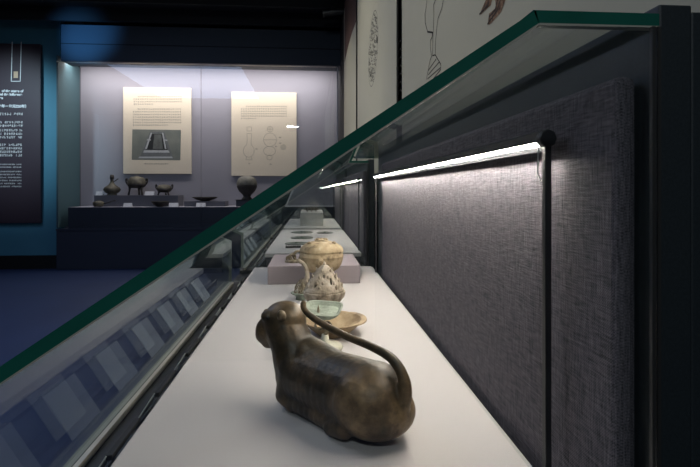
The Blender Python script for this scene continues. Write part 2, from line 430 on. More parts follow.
# ------------------------------------------------------------------ plinths
def plinth(x0, x1, y0, y1, h, mat, label):
    o = MB().box(x0, x1, y0, y1, SH, SH + h).build('plinth', mat, origin=((x0 + x1) / 2, (y0 + y1) / 2, SH), bevel=.0012)
    for v in (): pass
    return tag(o, label, 'plinth')
plinth(-.153, .176, 1.80, 2.13, .064, M['plinth'], 'low mauve-grey plinth behind the tan lidded bowl')
plinth(-.100, .115, 4.72, 5.5, .122, M['stoneplinth'], 'mottled grey block plinth far down the row of desk cases')

# ------------------------------------------------------------------ the ox
def ox():
    mb = MB()
    def W(px, py, D):    # point shown at (px,py) at camera depth D
        c, s = math.cos(YAW), math.sin(YAW); xc = (px - 350) / 505
        return Vector((D * (s + xc * c), D * (c - xc * s), EYE - D * (py - 190) / 505))
    def chain(pts, n=6):
        for (a, ra), (b, rb) in zip(pts, pts[1:]):
            for j in range(n + 1):
                t = j / n; mb.ball(a.lerp(b, t), ra + (rb - ra) * t, 20)
    F = Vector((-.70, .71, 0)); S = Vector((.71, .70, 0))   # along the body to the head, and across
    rump = Vector((.083, .680, SH + .051)); mid = Vector((.030, .742, SH + .050)); chest = Vector((-.012, .788, SH + .050))
    mb.ball(rump, (.053, .052, .050), 28); 
    mb.ball(rump + Vector((.004, -.004, -.012)), (.054, .052, .037), 28)
    chain([(rump, .050), (mid, .0475), (chest, .044)], 6)
    neck = Vector((-.028, .800, SH + .088)); head = Vector((-.045, .812, SH + .124))
    chain([(chest, .043), (Vector((-.022, .795, SH + .072)), .038), (neck, .0345), (head, .0325)], 5)
    mb.ball(head + Vector((.004, 0, .003)), (.034, .033, .030), 24)
    muz = Vector((-.066, .822, SH + .108))
    chain([(head, .0295), (muz, .0235)], 5)
    mb.ball(muz + Vector((-.005, .002, -.006)), (.019, .021, .017), 20)       # blunt nose
    mb.ball(muz + Vector((-.001, .0, -.017)), (.014, .016, .012), 16)         # jaw
    mb.ball(head + Vector((-.023, -.012, .012)), (.011, .010, .010), 14)      # brow
    chain([(neck + Vector((.012, -.004, -.012)), .034), (Vector((.012, .768, SH + .066)), .036), (mid + Vector((0, 0, .004)), .044)], 5)
    # near hind leg folded along the flank
    hq = rump - S * .028 + F * .008
    mb.ball(hq + Vector((0, 0, .000)), (.034, .0265, .040), 24, Matrix.Rotation(R(135), 3, 'Z'))
    chain([(rump - S * .036 + F * .020 + Vector((0, 0, -.032)), .0155), (rump - S * .038 + F * .042 + Vector((0, 0, -.038)), .0105)], 5)
    # near fore leg folded under the chest
    sh = chest - S * .026 + Vector((0, 0, .010))
    mb.ball(sh, (.024, .018, .030), 20, Matrix.Rotation(R(135), 3, 'Z'))
    chain([(sh, .019), (chest - S * .026 + F * .012 + Vector((0, 0, -.028)), .016), (chest - S * .030 - F * .010 + Vector((0, 0, -.0385)), .0105)], 5)
    chain([(chest - S * .002 + F * .016 + Vector((0, 0, -.020)), .024), (chest + S * .010 + F * .022 + Vector((0, 0, -.036)), .012)], 3)
    chain([(chest - S * .026 + Vector((0, 0, -.032)), .014), (mid - S * .028 + Vector((0, 0, -.034)), .015), (rump - S * .030 + F * .03 + Vector((0, 0, -.034)), .015)], 5)
    # far side legs
    chain([(chest + S * .026, .024), (chest + S * .032 + F * .016 + Vector((0, 0, -.036)), .012)], 4)
    chain([(rump + S * .026, .034), (rump + S * .040 + F * .045 + Vector((0, 0, -.037)), .012)], 4)
    # tail: up from the rump and arched forward over the back to the nape
    tp = catmull([W(401, 410, .655), W(405, 392, .652), W(402, 374, .655), W(391, 358, .665), W(372, 347, .68), W(348, 337, .70), W(328, 327, .72), W(312, 317, .742), W(304, 309, .755), W(303.5, 303, .757)], 8)
    tr = lerp_list([.0115, .0098, .0078, .0068, .0060, .0056, .0054, .0052, .0048, .0050], 8)
    for p, r in zip(tp, tr): mb.ball(p, r, 12)
    for i in range(len(tp) - 1): mb.ball((tp[i] + tp[i + 1]) / 2, (tr[i] + tr[i + 1]) / 2, 12)
    o = mb.build('bronze_ox', M['bull'], origin=(.03, .74, SH), smooth=True)
    # keep the belly flat on the deck
    for v in o.data.vertices:
        if v.co.z < .0006: v.co.z = .0006
    rm = o.modifiers.new('skin', 'REMESH'); rm.mode = 'VOXEL'; rm.voxel_size = .0017; rm.use_smooth_shade = True
    sm = o.modifiers.new('soft', 'SMOOTH'); sm.factor = .6; sm.iterations = 9
    tag(o, 'large dark bronze reclining ox, tail arched over its back, nearest on the deck', 'statuette')
    for (ex, ey, ez), k in (((-.0455, .781, .142), 1), ((-.0700, .805, .141), .72)):
        m_ = MB(); b_ = Vector((ex, ey, SH + ez)); d_ = Vector((-.15, -.45, .88)).normalized()
        m_.tube([b_ - d_ * .008 * k + Vector((.002, .004, 0)), b_ - d_ * .003 * k, b_ + d_ * .003 * k, b_ + d_ * .0065 * k, b_ + d_ * .0082 * k], [.0060 * k, .0072 * k, .0066 * k, .0042 * k, .001], 12)
        tag(m_.build('ear', M['bull_ear'], o, smooth=True), 'small ear painted pale as if lit')
    e = MB()
    e.ball((-.0665, .789, SH + .136), (.0032, .0022, .0032), 10)
    e.build('eye', M['rubber'], o, smooth=True)
    return o
ox()

# ------------------------------------------------------------------ shallow eared bowl
def eared_bowl():
    c = Vector((.050, 1.172, SH)); t = thing('eared_bowl', c, 'shallow ochre bronze bowl with a flat rim ear, beside the green lamp', 'bowl')
    p = [(.0, .002), (.034, .0), (.037, .003), (.055, .018), (.069, .033), (.0715, .0345), (.069, .036), (.066, .034), (.052, .021), (.034, .008), (0, .006)]
    MB().lathe(p, c, 48, .0012, 40, 1, 1.14).build('body', M['ochre'], t, smooth=True)
    mb = MB()
    n = 14; vs = []
    for z in (.0328, .0362):
        for k in range(n + 1):
            a = R(-48 + 96 * k / n); bump = .008 * math.cos((k / n - .5) * math.pi) ** .6 if 0 < k < n else 0
            for rr in (.067, .0715 + bump): vs.append(c + Vector((rr * math.cos(a), rr * 1.14 * math.sin(a), z)))
    h = 2 * (n + 1); fs = []
    for k in range(n):
        a = 2 * k
        fs += [(a, a + 1, a + 3, a + 2), (h + a, h + a + 2, h + a + 3, h + a + 1), (a + 1, h + a + 1, h + a + 3, a + 3)]
    mb.add(vs, fs).build('rim_ear', M['ochre'], t)
eared_bowl()

# ------------------------------------------------------------------ green square lamp
def green_lamp():
    c = Vector((.0235, 1.065, SH)); t = thing('square_dish_lamp', c, 'pale green bronze square dish on a twisted stem, just beyond the ox', 'oil lamp')
    MB().lathe([(0, 0), (.036, 0), (.038, .004), (.034, .009), (.02, .012), (.009, .017), (.007, .03), (0, .03)], c + Vector((.006, 0, 0)), 40, .0006).build('foot', M['pale'], t, smooth=True)
    mb = MB()
    mb.tube(catmull([c + Vector((.006, 0, .028)), c + Vector((.010, -.004, .040)), c + Vector((-.001, .002, .052)), c + Vector((.004, 0, .064)), c + Vector((0, 0, .072))], 5), .0045, 10)
    for k, (dx, dz) in enumerate(((-.006, .052), (.010, .050))):
        pts = [c + Vector((dx + .0085 * math.cos(a), -.010, dz + .0085 * math.sin(a))) for a in [2 * math.pi * j / 14 for j in range(14)]]
        mb.tube(pts, .0026, 8, closed=True)
    mb.build('stem', M['neck'], t, smooth=True)
    # dish: rounded square, rotated a little
    def ring(hw, z, n=40, e=5):
        out = []
        for k in range(n):
            a = 2 * math.pi * k / n; r = hw / ((abs(math.cos(a)) ** e + abs(math.sin(a)) ** e) ** (1 / e))
            v = Matrix.Rotation(R(-14), 3, 'Z') @ Vector((r * math.cos(a), r * math.sin(a), 0)); v = Matrix.Rotation(R(9), 3, 'X') @ (v + Vector((0, 0, z - .075)))
            out.append(c + v + Vector((0, 0, .074)))
        return out
    rings = [ring(.004, .070), ring(.024, .071), ring(.034, .078), ring(.041, .0855), ring(.041, .0875), ring(.038, .0875), ring(.032, .080), ring(.004, .0775)]
    vs = sum(rings, []); n = 40; fs = []
    for i in range(len(rings) - 1):
        for k in range(n): fs.append((i * n + k, i * n + (k + 1) % n, (i + 1) * n + (k + 1) % n, (i + 1) * n + k))
    fs += [tuple(range(n)), tuple(7 * n + k for k in range(n))]
    MB().add(vs, fs).build('dish', M['green'], t, smooth=False, merge=True)
    MB().lathe([(.0035, .078), (.0022, .086), (.0003, .094)], c + Vector((-.008, -.006, 0)), 10).build('wick_spike', M['neck'], t, smooth=True)
green_lamp()

# ------------------------------------------------------------------ mountain censer
def censer():
    c = Vector((.035, 1.335, SH)); t = thing('mountain_censer', c, 'grey-tan bronze censer with a pierced mountain-shaped lid, between square lamp and lidded bowl', 'incense burner')
    MB().lathe([(0, .0), (.032, 0), (.033, .004), (.018, .010), (.011, .018), (.012, .024), (.026, .029), (.043, .040), (.0535, .054), (.0555, .064), (.0565, .067), (.0545, .069), (.04, .066), (0, .062)], c, 48, .0014, 45).build('bowl', M['grey_tan'], t, smooth=True)
    prof = [(.0535, .0685), (.0530, .072), (.0495, .077), (.0455, .084), (.042, .090), (.0375, .098), (.032, .106), (.0265, .114), (.021, .122), (.0145, .129), (.008, .135), (.001, .138)]
    holes = {(3, 31), (4, 31), (4, 39), (5, 39), (3, 23), (4, 23), (4, 7), (3, 15), (6, 35), (4, 47)}
    lid = MB().lathe(prof, c, 48, .004, 60, skip=lambda i, k: (i, k) in holes, seed=4)
    o = lid.build('lid', M['grey_tan'], t, smooth=True)
    s = o.modifiers.new('thick', 'SOLIDIFY'); s.thickness = .003; s.offset = -1
    mb = MB()
    rnd = random.Random(3)
    for ringr, z, cnt, h in ((.0455, .082, 13, .008), (.039, .093, 11, .008), (.031, .106, 8, .009), (.020, .120, 5, .010)):
        for k in range(cnt):
            a = 2 * math.pi * (k + .5 * rnd.random()) / cnt
            if ringr > .042 and any(abs((a / (2 * math.pi) * 48) - q) < 1.6 for q in (30.8, 38.6)): continue
            b = c + Vector((math.cos(a) * ringr, math.sin(a) * ringr, z)); out = Vector((math.cos(a) * .25, math.sin(a) * .25, 1)).normalized()
            tn = Vector((-math.sin(a), math.cos(a), 0)) * .0055
            mb.tube([b - out * .005, b + out * h * .4, b + out * h], [.0045, .0034, .0006], 7)
    mb.tube([c + Vector((0, 0, .130)), c + Vector((.001, 0, .139)), c + Vector((0, 0, .147))], [.006, .004, .0008], 8)
    mb.build('peaks', M['grey_tan'], t, smooth=True)
censer()

# ------------------------------------------------------------------ lidded stem bowl
def lidded_bowl():
    c = Vector((.035, 1.685, SH)); t = thing('lidded_stem_bowl', c, 'round tan bronze lidded bowl on a stem, in front of the mauve plinth', 'lidded bowl')
    MB().lathe([(0, 0), (.044, 0), (.045, .004), (.036, .010), (.021, .024), (.017, .040), (.020, .054), (.042, .064), (.058, .075), (.067, .088), (.0712, .104), (.0715, .112), (.0728, .1135), (.0728, .1155), (.0713, .117), (.0712, .127), (.069, .1285), (0, .1285)], c, 56, .0012, 40).build('body', M['tan'], t, smooth=True)
    MB().lathe([(.0725, .1288), (.0735, .130), (.0728, .134), (.0705, .141), (.065, .148), (.053, .156), (.036, .162), (.018, .165), (0, .166)], c, 56, .0016, 40, seed=9).build('lid', M['tan'], t, smooth=True)
    mb = MB()
    pts = [c + Vector((.020 * math.cos(a), .020 * math.sin(a), .1665 + .002 * math.sin(3 * a))) for a in [2 * math.pi * j / 20 for j in range(20)]]
    mb.tube(pts, .0035, 8, closed=True); mb.ball(c + Vector((0, 0, .168)), (.010, .010, .006), 12)
    rnd = random.Random(5)
    for k in range(8):
        a = 2 * math.pi * k / 8; mb.ball(c + Vector((.014 * math.cos(a), .014 * math.sin(a), .170)), (.005, .0045, .0042), 8)
    for k in range(3):
        a = R(90 + 120 * k); b = c + Vector((.046 * math.cos(a), .046 * math.sin(a), .158)); mb.ball(b, (.008, .006, .007), 10)
    mb.build('knob', M['tan'], t, smooth=True)
    mb = MB(); q = c + Vector((-.004, -.0735, .107)); mb.ball(q, (.009, .004, .009), 12)
    pts = [q + Vector((.0075 * math.cos(a), -.003, -.006 + .0075 * math.sin(a))) for a in [2 * math.pi * j / 14 for j in range(14)]]
    mb.tube(pts, .0018, 6, closed=True); mb.build('mask_ring', M['tan'], t, smooth=True)
lidded_bowl()

# ------------------------------------------------------------------ goose-necked openwork lamp
def goose_lamp():
    c = Vector((-.030, 1.55, SH)); t = thing('goose_neck_lamp', c, 'brown bronze openwork stand with a tall curved goose neck, left of the lidded bowl', 'lamp stand')
    MB().lathe([(0, 0), (.016, 0), (.014, .010), (.026, .016), (.031, .020), (.030, .022), (.02, .020), (0, .019)], c, 36, .0008, 50, 1.05).build('plate', M['green'], t, smooth=True)
    mb = MB(); rnd = random.Random(11)
    for k in range(46):
        a = rnd.uniform(0, 2 * math.pi); h = rnd.random(); rr = .029 * (1 - h * .62)
        q = c + Vector((rr * math.cos(a) + .010 * h, rr * math.sin(a) * .9, .025 + .036 * h)); r = rnd.uniform(.0035, .0055)
        ax = Vector((math.cos(a), math.sin(a), .5)).normalized(); u = ax.orthogonal().normalized(); v = ax.cross(u)
        mb.tube([q + (u * math.cos(b) + v * math.sin(b)) * r for b in [2 * math.pi * j / 9 for j in range(9)]], .0013, 5, closed=True)
    mb.tube([c + Vector((.004, 0, .018)), c + Vector((.008, 0, .06))], [.016, .005], 10)
    mb.build('openwork_mound', M['neck'], t, smooth=True)
    pts = catmull([c + Vector(v) for v in ((.014, 0, .050), (.018, -.004, .066), (.018, -.006, .082), (.014, -.008, .099), (.006, -.008, .111), (-.004, -.008, .117), (-.010, -.008, .124))], 5)
    mb = MB(); mb.tube(pts, lerp_list([.0095, .0080, .0066, .0058, .0054, .0060, .0030], 5), 10)
    mb.ball(c + Vector((-.007, -.008, .120)), (.0065, .005, .0055), 10)
    mb.build('neck', M['grey_tan'], t, smooth=True)
goose_lamp()

# ------------------------------------------------------------------ coiled dragon fitting on the plinth
def dragon():
    c = Vector((-.062, 1.905, SH + .064)); t = thing('coiled_dragon_fitting', c, 'small dark bronze coiled openwork fitting lying on the mauve plinth', 'bronze fitting')
    MB().lathe([(0, 0), (.036, 0), (.037, .004), (.028, .009), (0, .010)], c, 32, .0015, 60, 1, .8).build('base', M['neck'], t, smooth=True)
    mb = MB()
    for (dx, dy, dz, r, ry) in ((.012, -.005, .025, .017, 0), (-.008, .004, .018, .014, 40), (-.020, -.004, .012, .010, -30), (.022, .006, .014, .011, 70)):
        m = Matrix.Rotation(R(ry), 3, 'Z')
        mb.tube([c + Vector((dx, dy, dz)) + m @ Vector((r * math.cos(a), .003 * math.sin(2 * a), r * math.sin(a))) for a in [2 * math.pi * j / 16 for j in range(16)]], .0036, 8, closed=True)
    mb.tube(catmull([c + Vector(v) for v in ((-.030, 0, .010), (-.018, -.006, .024), (-.002, -.006, .030), (.010, -.006, .040), (.024, -.006, .036), (.030, -.006, .020))], 4), .0042, 8)
    mb.build('coils', M['neck'], t, smooth=True)
dragon()

# ------------------------------------------------------------------ mirrors on the middle deck
def mirror(px, py, r, label, tall=False):
    D = (EYE - SH) * 505 / (py - 190); c, s = math.cos(YAW), math.sin(YAW); xc = (px - 350) / 505
    p = Vector((D * (s + xc * c), D * (c - xc * s), SH))
    t = thing('bronze_mirror', p, label, 'mirror', 'round bronze mirrors on the middle deck')
    MB().lathe([(0, .0), (r, .0), (r + .001, .003), (r - .003, .006), (r - .008, .004), (r * .5, .004), (0, .004)], p, 40, .0004).build('disc', M['mirror'], t, smooth=True)
    MB().ball(p + Vector((0, 0, .006)), (.012, .012, .007), 12).build('boss', M['mirror'], t, smooth=True)
    MB().tube([p + Vector((r * .55 * math.cos(a), r * .55 * math.sin(a), .0045)) for a in [2 * math.pi * j / 28 for j in range(28)]], .0016, 6, closed=True).build('ring_band', M['mirror'], t, smooth=True)
mirror(302, 232.6, .084, 'dark bronze mirror, back left of the middle deck')
mirror(325, 233.0, .063, 'smaller bronze mirror, back right of the middle deck')
mirror(302, 238.0, .078, 'grey-green bronze mirror in the second row from the back of the middle deck')
mirror(297, 243.8, .075, 'bronze mirror half hidden by the lidded bowl on the middle deck')
def belt_hook():
    c = Vector((-.110, 2.92, SH)); t = thing('belt_hook', c, 'dark knobbly bronze strip at the front of the middle deck', 'bronze fitting')
    mb = MB(); mb.tube(catmull([c + Vector((x, .008 * math.sin(x * 60), .007)) for x in (-.035, -.02, 0, .02, .05)], 4), .006, 8)
    mb.build('body', M['far_dark'], t, smooth=True)
    mb = MB()
    for k in range(7): mb.ball(c + Vector((-.03 + .013 * k, -.004 + .004 * (k % 2), .011)), .006, 8)
    mb.build('knobs', M['far_dark'], t, smooth=True)
belt_hook()
def far_piece():
    c = Vector((.005, 4.98, SH + .122)); t = thing('openwork_tray', c, 'small openwork bronze tray on top of the grey block plinth', 'tray')
    MB().lathe([(0, .012), (.05, .012), (.085, .022), (.09, .026), (.08, .026), (.05, .017), (0, .016)], c, 32, .001, 20, 1, .7).build('tray', M['far_dark'], t, smooth=True)
    for k in range(3):
        a = R(30 + 120 * k); b = c + Vector((.05 * math.cos(a), .035 * math.sin(a), 0))
        MB().tube([b, b + Vector((0, 0, .014))], [.006, .008], 8).build('foot', M['far_dark'], t, smooth=True)
    mb = MB()
    for k in range(4): mb.ball(c + Vector((-.045 + .03 * k, 0, .028)), (.012, .010, .012), 8)
    mb.build('finials', M['far_dark'], t, smooth=True)
far_piece()

# ------------------------------------------------------------------ graphic boards on the wall over the desk cases
XW = .40
def graphic_board(x0p, x1p, label, ztop=3.3, zbot=1.05, near=None):
    ya = at_x(x0p, 100, XW).y; yb = near if near is not None else at_x(x1p, 100, XW).y
    t = thing('graphic_board', (XW, (ya + yb) / 2, zbot), label, 'wall board')
    m_ = MB().box(XW, XW + .008, yb, ya, zbot, ztop); m_.m = [1, 1, 1, 1, 0, 1]; m_.build('panel', [M['board'], M['board_edge']], t)
    return t
NX = (-1, 0, 0)
b1 = graphic_board(402, 0, 'largest cream board, with an ink line drawing and brown feathers, nearest on the right wall', near=.46)
def Q(lst, ox, oy, sc): return [at_x(ox + x / sc, oy + y / sc, XW) for x, y in lst]
mb = MB()
S8 = 5.833
for L in ([(40, -60), (40, 0), (38, 40), (30, 80), (32, 135), (45, 185), (75, 190), (72, 215), (62, 235), (62, 280), (68, 330), (60, 350), (45, 430), (38, 465)],
          [(92, -60), (92, 0), (80, 30), (82, 80), (78, 190)], [(140, -60), (137, 0), (128, 50), (105, 110), (98, 170), (92, 240), (90, 320), (122, 375), (122, 405), (75, 465)],
          [(76, 190), (76, 240), (74, 325), (90, 320)],
          [(95, 345), (50, 410)], [(115, 360), (50, 435)], [(120, 395), (45, 460)]):
    mb.strip(Q(L, 420, 0, S8), .0042, NX)
for L in ([(30, 80), (32, 135)], [(45, 185), (75, 190), (72, 210)]): mb.strip(Q(L, 420, 0, S8), .006, NX, .0009)
mb.build('line_drawing', M['ink_black'], b1)
mb = MB()
for L in ([(390, -40), (385, 0), (350, 80), (355, 86), (415, 30), (430, -40)], [(450, -40), (440, 0), (445, 45), (405, 80), (397, 140), (404, 146), (418, 135), (475, 70), (500, 0), (505, -40)]):
    v = [p + Vector((-.0008, 0, 0)) for p in Q(L, 420, 0, S8)]; mb.add(v, [tuple(range(len(v)))])
mb.build('feather_print', M['feather'], b1)
mb = MB()
for L in ([(350, 82), (400, 30), (405, -30)], [(397, 140), (455, 60), (480, -30)], [(405, 100), (440, 60), (455, 0)]): mb.strip(Q(L, 420, 0, S8), .004, NX, .0014)
mb.build('feather_outline', M['ink_black'], b1)

b2 = graphic_board(357.5, 396.5, 'narrow cream board with an oval ornament drawing, middle of the right wall')
def ell(cx, cy, rx, ry, tilt=0, n=48):
    return [at_x(cx + rx * math.cos(a) + tilt * math.sin(a), cy + ry * math.sin(a), XW) for a in [2 * math.pi * k / n for k in range(n + 1)]]
mb = MB()
mb.strip(ell(373.3, 48.5, 4.4, 38, -2), .006, NX); mb.strip(ell(373.3, 48.5, 3.4, 31, -1.6), .004, NX)
rnd = random.Random(2)
for k in range(150):
    a = rnd.uniform(0, 2 * math.pi); q = math.sqrt(rnd.random()) * .92
    cx = 373.3 + 4.4 * q * math.cos(a) - 2 * q * math.sin(a); cy = 48.5 + 38 * q * math.sin(a)
    mb.strip([at_x(cx + rnd.uniform(-.5, .5) + .5 * math.cos(b), cy + 1.4 * math.sin(b), XW) for b in [j * .9 for j in range(5)]], .005, NX)
mb.build('oval_ornament', plain('grey_ink', (.20, .195, .17), .8), b2)
mb = MB(); mb.strip(ell(373.5, 49, 6.2, 47, -3), .002, NX)
for k in range(3): mb.strip([at_x(363.5 + k * 1.3 - j * .32, 30 - k * 7 + j * 1.6 - 6, XW) for j in range(0, 8)], .002, NX)
mb.build('faint_outline', M['ink_faint'], b2)['kind'] = 'stuff'

b3 = graphic_board(344, 356, 'farthest cream board with a brown curved top, beside the wall case')
v = [at_x(x, y, XW) + Vector((-.0008, 0, 0)) for x, y in ((356, 22), (352, 33), (348, 47), (344.6, 63), (344.6, 2), (356, -12))]
mb = MB().add(v, [tuple(range(6))]); mb.build('brown_field', M['brown_print'], b3)
for k in range(4): MB().strip([at_x(346.5 + k * 2.2, 75, XW), at_x(346.5 + k * 2.2, 118, XW)], .006, NX).build('text_column', M['ink_faint'], b3)
for i in range(7):
    p = at_x(400, 44 + i * 8, .424)
    structure(MB().box(.416, .424, p.y - .05, p.y + .05, p.z - .004, p.z + .004).build('trim_%d' % (i + 3), M['steel_dark']))

# ------------------------------------------------------------------ wall display case at the far end
BD = 8.15
zsh = at(200, 207, FD + .1).z                  # deck level inside
zgb = at(200, 227, FD).z; zgt = at(57, 62, FD).z; zft = at(62, 26, FD).z
xbl = at(80, 200, BD).x; xfl = at(57, 200, FD).x; xfr = at(337, 200, FD).x
wc = thing('wall_display_case', (-1.6, FD, 0), 'long lit glass wall case across the far end of the gallery', 'display case')
MB().box(xfl, xfr + .1, FD - .02, BD + .2, 0, zgb - .02).build('base', M['case_navy'], wc, bevel=.004)
MB().box(xfl, xfr + .1, FD - .035, FD - .021, zgb - .04, zgb - .01).build('base_ledge', M['case_navy'], wc)
MB().box(xfl + .09, xfr + .1, FD - .08, FD + .25, zgt, zft).build('head', M['case_head'], wc, bevel=.004)
MB().box(xfl + .09, xfr + .1, FD - .085, FD - .081, zgt + .235, zgt + .245).build('head_groove', M['wall_dark'], wc)
MB().box(xfl + .05, xfr + .1, FD + .25, BD + .2, zgt + .12, zgt + .2).build('top_panel', M['case_head'], wc)
MB().box(xbl, xfr + .1, BD, BD + .05, zgb, zgt + .12).build('back_panel', M['case_cloth'], wc)
MB().box(xbl - .0, xbl + .012, BD - .008, BD, zgb, zgt + .1).build('back_bead', M['case_riser'], wc)
sd = MB().add([(xfl, FD + .02, zgb), (xbl, BD, zgb), (xbl, BD, zgt + .1), (xfl, FD + .02, zgt + .1), (xfl - .02, FD + .02, zgb), (xbl - .02, BD, zgb), (xbl - .02, BD, zgt + .1), (xfl - .02, FD + .02, zgt + .1)],
              [(0, 1, 2, 3), (4, 7, 6, 5), (0, 3, 7, 4), (1, 5, 6, 2), (3, 2, 6, 7), (0, 4, 5, 1)]).build('side_panel', plain('teal_side', (.06, .12, .14), .6), wc)
MB().box(xfr + .05, xfr + .1, FD, BD, zgb, zgt + .1).build('side_panel', M['wall_dark'], wc)
xj = at(201, 150, FD).x
for a, b in ((xfl + .01, xj - .004), (xj + .004, xfr)):
    m_ = MB().box(a, b, FD, FD + .012, zgb - .02, zgt + .02)
    m_.m = [1, 1, 0, 0, 1, 1]; m_.build('glass_pane', [M['glass'], M['rubber']], wc)
MB().box(xfr, xfr + .012, FD - .004, FD + .014, zgb, zgt).build('edge_bead', M['white_print'], wc)
MB().box(xfl, xfr, FD - .012, FD - .002, zgt - .002, zgt + .010).build('head_bead', M['alu'], wc)
x0d = at(68, 207, FD + .1).x
MB().box(x0d, xfr + .04, FD + .1, BD - .001, zgb - .02, zsh).build('stepped_deck', M['case_navy'], wc, bevel=.003)  # dark navy stands in for the unlit front face of the deck
MB().box(x0d, xfr + .04, FD + .1, BD - .001, zsh - .004, zsh + .001).build('deck_top', M['case_cloth'], wc)  # pale slab added so that only the lit top reads light

def far_plinth(px0, px1, pyt, pyb, d0, d1, label):
    a = at(px0, pyt, d0); b = at(px1, pyb, d0)
    o = MB().box(a.x, b.x, d0, d1, zsh, a.z).build('riser', M['case_riser'], origin=((a.x + b.x) / 2, (d0 + d1) / 2, zsh), bevel=.003)
    tag(o, label, 'riser'); return a.z
zr1 = far_plinth(94, 178, 195.3, 205, 7.75, 8.08, 'long slate riser under the three upper vessels in the wall case')
zr2 = far_plinth(184, 225, 201.2, 207, 7.72, 8.05, 'short slate riser under the flat plate in the wall case')

def fp(px, z, d):
    c, s = math.cos(YAW), math.sin(YAW); xc = (px - 350) / 505; D = d / (c - xc * s)
    return Vector((D * (s + xc * c), d, z)), D / 505       # base point and metres per pixel
# bottle
p, u = fp(112, zr1, 7.88); t = thing('bronze_bottle', p, 'long-necked olive bronze bottle, leftmost on the long riser of the wall case', 'bottle')
MB().lathe([(0, 0), (5 * u, 0), (4.6 * u, .8 * u), (3.8 * u, 1.4 * u), (6.5 * u, 3 * u), (8.2 * u, 5.4 * u), (7 * u, 7.8 * u), (3.5 * u, 10.2 * u), (1.8 * u, 12.5 * u), (1.5 * u, 15 * u), (1.9 * u, 16 * u)], p, 32).build('body', M['far_bronze'], t, smooth=True)
MB().lathe([(0, 20.6 * u), (1.7 * u, 20.4 * u), (2.1 * u, 17.5 * u), (1.9 * u, 16.2 * u), (0, 16.1 * u)], p, 24).build('cup_mouth', M['far_dark'], t, smooth=True)
MB().tube(catmull([p + Vector((2 * u, 0, 13.5 * u)), p + Vector((4 * u, 0, 15 * u)), p + Vector((6 * u, 0, 16.5 * u))], 4), .5 * u, 6).build('handle', M['far_dark'], t, smooth=True)
# tripod vessels
def ding(px, z, d, r, hleg, hbody, hlid, label, ears=True):
    p, u = fp(px, z, d); t = thing('tripod_vessel', p, label, 'tripod')
    r *= u; a0 = hleg * u; b0 = a0 + hbody * u; c0 = b0 + hlid * u
    MB().lathe([(0, a0 - .2 * u), (r * .6, a0), (r * .92, a0 + hbody * u * .4), (r, b0), (r * .96, b0), (0, b0)], p, 36).build('body', M['far_dark'], t, smooth=True)
    MB().lathe([(r * 1.02, b0), (r * .95, b0 + hlid * u * .4), (r * .65, b0 + hlid * u * .85), (0, c0)], p, 36).build('lid', M['far_bronze'], t, smooth=True)
    for a in (-150, -30, 90):
        q = Vector((math.cos(R(a)), math.sin(R(a)), 0))
        MB().tube([p + q * r * .85 + Vector((0, 0, 0)), p + q * r * .75 + Vector((0, 0, a0 * .6)), p + q * r * .7 + Vector((0, 0, a0 * 1.15 + .3 * u))], [r * .11, r * .09, r * .17], 10).build('leg', M['far_dark'], t, smooth=True)
    if ears:
        for s_ in (-1, 1):
            q = p + Vector((s_ * r * 1.0, 0, b0))
            MB().tube(catmull([q + Vector((-s_ * .02 * r, 0, -.1 * r)), q + Vector((s_ * .13 * r, 0, .12 * r)), q + Vector((s_ * .16 * r, 0, .45 * r)), q + Vector((s_ * .04 * r, 0, .52 * r)), q + Vector((s_ * .0 * r, 0, .28 * r))], 4), r * .085, 8).build('ear', M['far_dark'], t, smooth=True)
ding(136.7, zr1, 7.90, 9.0, 7.2, 4.4, 7.6, 'large lidded tripod vessel with upright ears, middle of the long riser in the wall case')
ding(164.3, zr1, 7.88, 7.2, 2.8, 3.8, 4.2, 'small squat lidded tripod vessel, rightmost on the long riser in the wall case')
# ladle
p, u = fp(98.5, zsh, 7.62); t = thing('handled_pan', p, 'small lidded pan with a long handle, lower left in the wall case', 'pan')
MB().lathe([(0, .6 * u), (4 * u, .6 * u), (5.2 * u, 2.2 * u), (5.3 * u, 4.2 * u), (4.4 * u, 5.2 * u), (2 * u, 6.2 * u), (0, 6.6 * u)], p, 28).build('body', M['far_bronze'], t, smooth=True)
MB().tube([p + Vector((4.6 * u, 0, 3.4 * u)), p + Vector((10 * u, 0, 4.4 * u)), p + Vector((13 * u, 0, 6 * u)), p + Vector((16.5 * u, 0, 6.4 * u))], [.6 * u, .45 * u, .45 * u, .6 * u], 8).build('handle', M['far_dark'], t, smooth=True)
for a in (-140, -40, 90):
    q = p + Vector((math.cos(R(a)) * 3.2 * u, math.sin(R(a)) * 3.2 * u, 0))
    MB().tube([q, q + Vector((0, 0, 1.1 * u))], .6 * u, 8).build('foot', M['far_dark'], t, smooth=True)
def dish(px, z, d, r, h, label, name='shallow_dish'):
    p, u = fp(px, z, d); r *= u; h *= u; t = thing(name, p, label, 'dish')
    MB().lathe([(0, 0), (r * .38, 0), (r * .40, h * .12), (r * .75, h * .45), (r, h * .92), (r * 1.0, h), (r * .95, h), (r * .7, h * .6), (0, h * .35)], p, 36).build('body', M['far_dark'], t, smooth=True)
    MB().lathe([(r * .985, h * .93), (r * 1.03, h * .96), (r * 1.03, h * 1.03), (r * .97, h * 1.03)], p, 36).build('rim', M['far_bronze'], t, smooth=True)
dish(160, zsh, 7.62, 8.4, 5.4, 'dark round dish on the lower deck below the squat tripod vessel')
dish(205, zr2, 7.88, 12.3, 3.9, 'wide flat dark plate on the short riser in the wall case', 'flat_plate')
